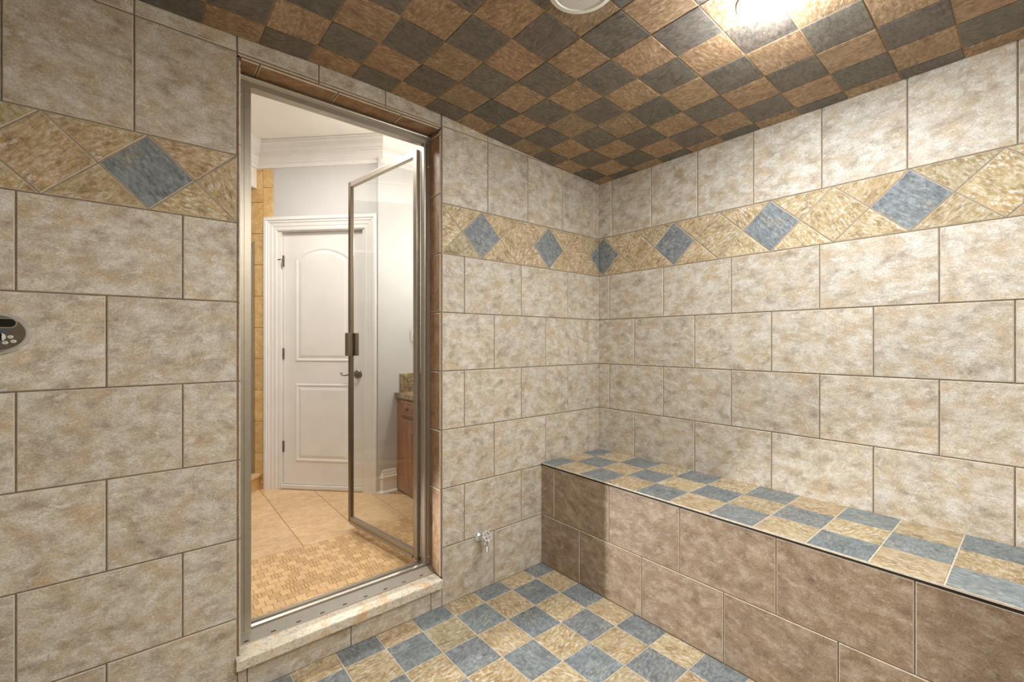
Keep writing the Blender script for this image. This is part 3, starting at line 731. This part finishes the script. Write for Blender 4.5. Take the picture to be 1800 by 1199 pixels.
# mosaic apron in front of the shower
PC = 0.0475; cells = []
nx0, nx1 = int(math.floor(-2.36 / PC)), int(math.floor(-0.90 / PC))
yy0 = MY - 0.002
svs, sfs = [], []; suv = []
cnt = 0
for i in range(nx0, nx1):
    for j in range(0, 14):
        x = i * PC + (0.0 if j % 2 else PC * 0.5); y1 = yy0 - j * PC; y0 = max(y1 - PC, WT + 0.003)
        if y1 - y0 < 0.012: continue
        if random.random() < 0.62 and cnt < 300:
            cnt += 1
            tile('mosaic_tile', rect(x, x + PC, y0, y1), F_BFL, M['mosaic'], floor_b, gap=0.0022, ch=0.0007, thick=0.004, rot=random.choice((0, 1.57)))
        else:
            vert = random.random() < 0.5
            for k in range(3):
                if vert: q = rect(x + PC * k / 3, x + PC * (k + 1) / 3, y0, y1)
                else: q = rect(x, x + PC, y0 + (y1 - y0) * k / 3, y0 + (y1 - y0) * (k + 1) / 3)
                a = inset(q, 0.0010); b = inset(a, 0.0006); n0 = len(svs)
                svs += [F_BFL.p(u, v, -0.004) for u, v in a] + [F_BFL.p(u, v, random.uniform(-0.0006, 0)) for u, v in b]
                sfs.append((n0 + 4, n0 + 5, n0 + 6, n0 + 7)); sfs += [(n0 + t, n0 + (t + 1) % 4, n0 + 4 + (t + 1) % 4, n0 + 4 + t) for t in range(4)]
                ru = random.uniform(0, 30); suv += [((u + ru), (v + ru)) for u, v in a] + [((u + ru), (v + ru)) for u, v in b]
so = fill_mesh('mosaic_strips', svs, sfs, M['mosaic_strip'], floor_b, 'stuff')
uvl = so.data.uv_layers.new(name='UVMap')
for lp in so.data.loops: uvl.data[lp.index].uv = suv[lp.vertex_index]

# golden tiles of the second shower on the diagonal wall
gz = [BZ + 0.0, Z(-1.18)]
vs_l = [Z(1.412 - 0.2585 * k) for k in range(0, 11)]
boxes('tile_grout', FD, [(-0.80, -0.062, BZ, Z(1.43), 0.0, 0.004)], M['grout_tan'], wall_d)
for (s0, s1, off) in ((-0.149, -0.060, 0.119), (-0.408, -0.149, 0.0), (-0.667, -0.408, 0.119)):
    zl = [Z(1.43)] + [v + (-0.14 if off else 0.0) for v in vs_l] + [BZ]
    zl = sorted({round(z, 4) for z in zl if BZ <= z <= Z(1.43)}, reverse=True)
    for a, b in zip(zl, zl[1:]):
        if a - b > 0.012: tile('golden_tile', rect(s0, s1, b, a), FD, M['gold_tile'], wall_d, gap=0.004, ch=0.0015, n0=0.0075, thick=0.006)

# crown moulding and baseboard
HS = -0.205                                 # face of the boxed header over the second shower
boxes('wall_header', FD, [(HS - 0.12, HS, Z(1.268), BCZ, 0.0005, 1.1)], M['white'], kind='structure')
path = [D(HS, 1.0), D(HS, 0.0), D(SC), (-0.331, cyy), (-0.331, WT + 0.02)]
path = path[::-1]
cr = [(0, BCZ - 0.001), (0.125, BCZ - 0.001), (0.125, BCZ - 0.010), (0.116, BCZ - 0.014), (0.116, BCZ - 0.022), (0.104, BCZ - 0.034), (0.088, BCZ - 0.062), (0.068, BCZ - 0.078), (0.068, BCZ - 0.086), (0.056, BCZ - 0.090), (0.056, BCZ - 0.102),
      (0.044, BCZ - 0.108), (0.044, BCZ - 0.118), (0.030, BCZ - 0.134), (0.024, BCZ - 0.140), (0.024, BCZ - 0.150), (0.014, BCZ - 0.156), (0.012, BCZ - 0.184), (0.0, BCZ - 0.188)]
def sweep_left(name, path, prof, mat, **k):
    # decide the side: the room lies on the left of travel in 'path'
    return sweep(name, path, prof, mat, **k)
sweep_left('trim_1', path, cr, M['white'], kind='structure')
bb = [(0, BZ), (0.030, BZ), (0.030, BZ + 0.012), (0.022, BZ + 0.022), (0.017, BZ + 0.026), (0.017, BZ + 0.118), (0.022, BZ + 0.124), (0.022, BZ + 0.134), (0.014, BZ + 0.142), (0.014, BZ + 0.152), (0.010, BZ + 0.158), (0.006, BZ + 0.182), (0.0, BZ + 0.186)]
sweep_left('baseboard_back', [D(0.832), D(SC), (-0.87, cyy)][::-1], bb, M['white'], kind='structure')

# white two-panel door
door = boxes('door_1', FD, [(0.004, 0.702, BZ + 0.036, Z(0.903), -0.075, -0.035)], M['white'], None, kind='structure')
boxes('door_light_strip', FD, [(0.0, 0.706, BZ + 0.001, BZ + 0.032, -0.080, -0.016)], M['ceiling_white'], door, label='pale strip standing for light under the door')  # pale strip in place of the light showing under the door
jf = [(doorS0, 0.0, BZ, doorZ, -0.10, -0.001), (0.706, doorS1, BZ, doorZ, -0.10, -0.001), (0.0, 0.706, Z(0.906), doorZ, -0.10, -0.001), (0.0, 0.012, BZ, Z(0.906), -0.10, -0.078), (0.694, 0.706, BZ, Z(0.906), -0.10, -0.078)]
boxes('door_jamb', FD, jf, M['white'], door)
# casing: stepped profile swept up, over and down
cas = [(0.0, 0.0), (0.0, 0.010), (0.010, 0.014), (0.030, 0.014), (0.036, 0.018), (0.060, 0.020), (0.066, 0.026), (0.078, 0.026), (0.084, 0.034), (0.104, 0.034), (0.110, 0.028), (0.110, 0.0)]
s0c, s1c, zc_ = -0.022, 0.727, Z(0.912)
vs, fs = [], []; m = len(cas)
for (bs, bz, ds, dz) in ((s0c, BZ, -1, 0), (s0c, zc_, -1, 1), (s1c, zc_, 1, 1), (s1c, BZ, 1, 0)):
    for d, h in cas: vs.append(FD.p(bs + ds * d, bz + dz * d, h + 0.0005))
for i in range(3):
    for k in range(m): j = (k + 1) % m; fs.append((i * m + k, (i + 1) * m + k, (i + 1) * m + j, i * m + j))
fs.append(tuple(range(m))); fs.append(tuple(range(3 * m, 4 * m))[::-1])
fill_mesh('door_casing', vs, fs, M['white'], door)
def panel(name, out, fr, n0):
    cx = sum(p[0] for p in out) / len(out); loops = []
    xs = [p[0] for p in out]; zs = [p[1] for p in out]; mx, mz = (min(xs) + max(xs)) / 2, (min(zs) + max(zs)) / 2; hw, hh = (max(xs) - min(xs)) / 2, (max(zs) - min(zs)) / 2
    vs, fs = [], []; n = len(out)
    for (ins, h) in ((0.0, 0.0002), (0.006, 0.006), (0.016, 0.005), (0.026, 0.0006), (0.052, 0.006)):
        for (x, z) in out: vs.append(fr.p(mx + (x - mx) * (1 - ins / hw), mz + (z - mz) * (1 - ins / hh), n0 + h))
    for i in range(4):
        for k in range(n): j = (k + 1) % n; fs.append((i * n + k, i * n + j, (i + 1) * n + j, (i + 1) * n + k))
    fs.append(tuple(range(4 * n, 5 * n)))
    return fill_mesh(name, vs, fs, M['white'], door)
up = [(0.112, Z(-0.160)), (0.590, Z(-0.160)), (0.590, Z(0.695))]
for k in range(1, 16):
    t = k / 16; x = 0.590 - 0.478 * t; up.append((x, Z(0.695) + 0.085 * math.sin(math.pi * t) ** 0.8))
up.append((0.112, Z(0.695)))
panel('door_panel', up, FD, -0.035)
panel('door_panel', rect(0.112, 0.590, Z(-0.985), Z(-0.345)), FD, -0.035)
for z in (0.671, -0.097, -0.865):
    boxes('door_hinge', FD, [(-0.010, 0.012, Z(z) - 0.045, Z(z) + 0.045, -0.036, -0.026)], M['pewter'], door, label='grey butt hinge')
hx, hz = 0.652, Z(-0.262)
lv = lathe('lever_rose', FD.p(hx, hz, -0.035), FD.N, [(0.034, 0.0), (0.034, 0.006), (0.028, 0.011), (0.018, 0.013), (0.012, 0.03)], M['pewter'], door, 32)
pts = [FD.p(hx, hz, 0.002), FD.p(hx - 0.02, hz + 0.003, 0.012), FD.p(hx - 0.05, hz + 0.002, 0.012), FD.p(hx - 0.075, hz - 0.006, 0.012), FD.p(hx - 0.098, hz - 0.008, 0.012),
       FD.p(hx - 0.118, hz - 0.002, 0.012), FD.p(hx - 0.124, hz + 0.008, 0.012), FD.p(hx - 0.116, hz + 0.014, 0.012), FD.p(hx - 0.108, hz + 0.009, 0.012)]
tube('lever', pts, [0.007, 0.007, 0.0055, 0.005, 0.005, 0.0048, 0.0045, 0.004, 0.0035], M['pewter'], lv, 10)
# small hook-shaped stop on the top hinge
tube('hinge_stop', [FD.p(-0.06, Z(0.680), 0.0), FD.p(0.02, Z(0.680), 0.004), FD.p(0.010, Z(0.640), 0.002), FD.p(0.012, Z(0.60), -0.006)], 0.003, M['pewter'], door, 8)

# glazed partition of the second shower
pt = empty('glass_partition', FD.p(-0.24, BZ, 0.5), 'golden framed shower screen on a tiled curb left of the white door', 'shower screen')
boxes('curb', FD, [(-0.300, -0.172, BZ, BZ + 0.105, 0.009, 1.05)], M['gold_tile'], pt)
boxes('curb_cap', FD, [(-0.315, -0.155, BZ + 0.106, BZ + 0.130, 0.009, 1.05)], M['bath_tile'], pt, bevel=0.004)
boxes('frame_post', FD, [(-0.250, -0.222, BZ + 0.131, Z(0.83), 0.009, 0.035)], M['nickel'], pt)
boxes('frame_bar', FD, [(-0.250, -0.222, BZ + 0.131, BZ + 0.155, 0.0355, 1.05), (-0.250, -0.222, Z(0.805), Z(0.83), 0.0355, 1.05)], M['nickel'], pt)
boxes('glass_pane', FD, [(-0.238, -0.233, BZ + 0.155, Z(0.805), 0.0355, 1.05)], M['glass'], pt)

# vanity cabinet and its stone top
VX, VB = -0.862, -0.333
vz = Z(-0.445)
van = empty('vanity_cabinet', (-0.62, 0.85, BZ), 'reddish brown wooden vanity with arched door, behind the open glass door', 'cabinet')
boxes('cabinet_body', F_FLOOR, [(VX, VB, 0.985, cyy - 0.002, BZ + 0.02, vz), (VX - 0.030, VB, 0.30, 0.984, BZ + 0.02, vz), (VX + 0.02, VB, 0.31, cyy - 0.004, BZ + 0.001, BZ + 0.02)], M['wood'], van)
F_V = Fr((VX, 0, 0), (0, -1, 0), (0, 0, 1)); F_V2 = Fr((VX - 0.030, 0, 0), (0, -1, 0), (0, 0, 1))
def vpanel(name, pts, fr, parent, arch=False):
    xs = [p[0] for p in pts]; zs = [p[1] for p in pts]; mx, mz = (min(xs) + max(xs)) / 2, (min(zs) + max(zs)) / 2; hw, hh = (max(xs) - min(xs)) / 2, (max(zs) - min(zs)) / 2
    vs, fs = [], []; n = len(pts)
    for ins, h in ((0.0, 0.0), (0.0, 0.016), (0.004, 0.018)):
        for x, z in pts: vs.append(fr.p(mx + (x - mx) * (1 - ins / hw), mz + (z - mz) * (1 - ins / hh), h))
    for i in range(2):
        for k in range(n): j = (k + 1) % n; fs.append((i * n + k, i * n + j, (i + 1) * n + j, (i + 1) * n + k))
    fs.append(tuple(range(2 * n, 3 * n)))
    return fill_mesh(name, vs, fs, M['wood'], parent)
def raised(name, pts, fr, parent, base):
    xs = [p[0] for p in pts]; zs = [p[1] for p in pts]; mx, mz = (min(xs) + max(xs)) / 2, (min(zs) + max(zs)) / 2; hw, hh = (max(xs) - min(xs)) / 2, (max(zs) - min(zs)) / 2
    vs, fs = [], []; n = len(pts)
    for ins, h in ((0.0, 0.0003), (0.004, 0.005), (0.010, 0.001), (0.026, 0.006)):
        for x, z in pts: vs.append(fr.p(mx + (x - mx) * (1 - ins / hw), mz + (z - mz) * (1 - ins / hh), base + h))
    for i in range(3):
        for k in range(n): j = (k + 1) % n; fs.append((i * n + k, i * n + j, (i + 1) * n + j, (i + 1) * n + k))
    fs.append(tuple(range(3 * n, 4 * n)))
    return fill_mesh(name, vs, fs, M['wood'], parent)
def knob(u, z, fr, parent):
    lathe('knob', fr.p(u, z, 0.018), fr.N, [(0.006, 0.0), (0.006, 0.010), (0.014, 0.016), (0.014, 0.022), (0.008, 0.027)], M['pewter'], parent, 16)
def arch(u0, u1, z0, z1, rise):
    pl = [(u0, z0), (u1, z0), (u1, z1)]
    for k in range(1, 12): t = k / 12; pl.append((u1 - (u1 - u0) * t, z1 + rise * math.sin(math.pi * t)))
    return pl + [(u0, z1)]
for (fr, ua, ub, flip) in ((F_V, -1.275, -1.02, 1), (F_V2, -0.965, -0.66, 1), (F_V2, -0.64, -0.335, -1)):
    d = vpanel('drawer', rect(ua, ub, Z(-0.580), Z(-0.462)), fr, van)
    raised('drawer_field', rect(ua + 0.02, ub - 0.02, Z(-0.568), Z(-0.474)), fr, d, 0.018); knob((ua + ub) / 2, Z(-0.521), fr, d)
    d = vpanel('cabinet_door', rect(ua, ub, BZ + 0.10, Z(-0.605)), fr, van)
    raised('door_field', arch(ua + 0.045, ub - 0.045, BZ + 0.15, Z(-0.70), 0.040), fr, d, 0.018)
    knob(ub - 0.024 if flip > 0 else ua + 0.024, Z(-0.70), fr, d)
ct = empty('vanity_countertop', (-0.62, 0.85, vz), 'gold and black speckled stone countertop with backsplash on the wooden vanity', 'countertop')
boxes('slab', F_FLOOR, [(VX - 0.022, VB, 0.986, cyy - 0.002, vz + 0.001, vz + 0.034), (VX - 0.052, VB, 0.30, 0.9855, vz + 0.001, vz + 0.034)], M['vanity_stone'], ct)
boxes('backsplash', F_BACK, [(VX + 0.025, VB, vz + 0.035, Z(-0.259), -cyy + 0.002, -cyy + 0.022)], M['vanity_stone'], ct)
# towel ring on the bright wall
trg = empty('towel_ring', (-0.665, cyy, Z(0.09)), 'white towel ring on the pale wall above the vanity, partly behind the door stile', 'towel ring')
lathe('mount', (-0.665, cyy - 0.001, Z(0.155)), (0, -1, 0), [(0.020, 0), (0.020, 0.006), (0.010, 0.012), (0.008, 0.04)], M['white'], trg, 20)
tube('ring', [(-0.665 + 0.075 * math.sin(a), cyy - 0.036, Z(0.08) + 0.075 * math.cos(a)) for a in [2 * math.pi * k / 36 for k in range(37)]], 0.0055, M['white'], trg, 8)
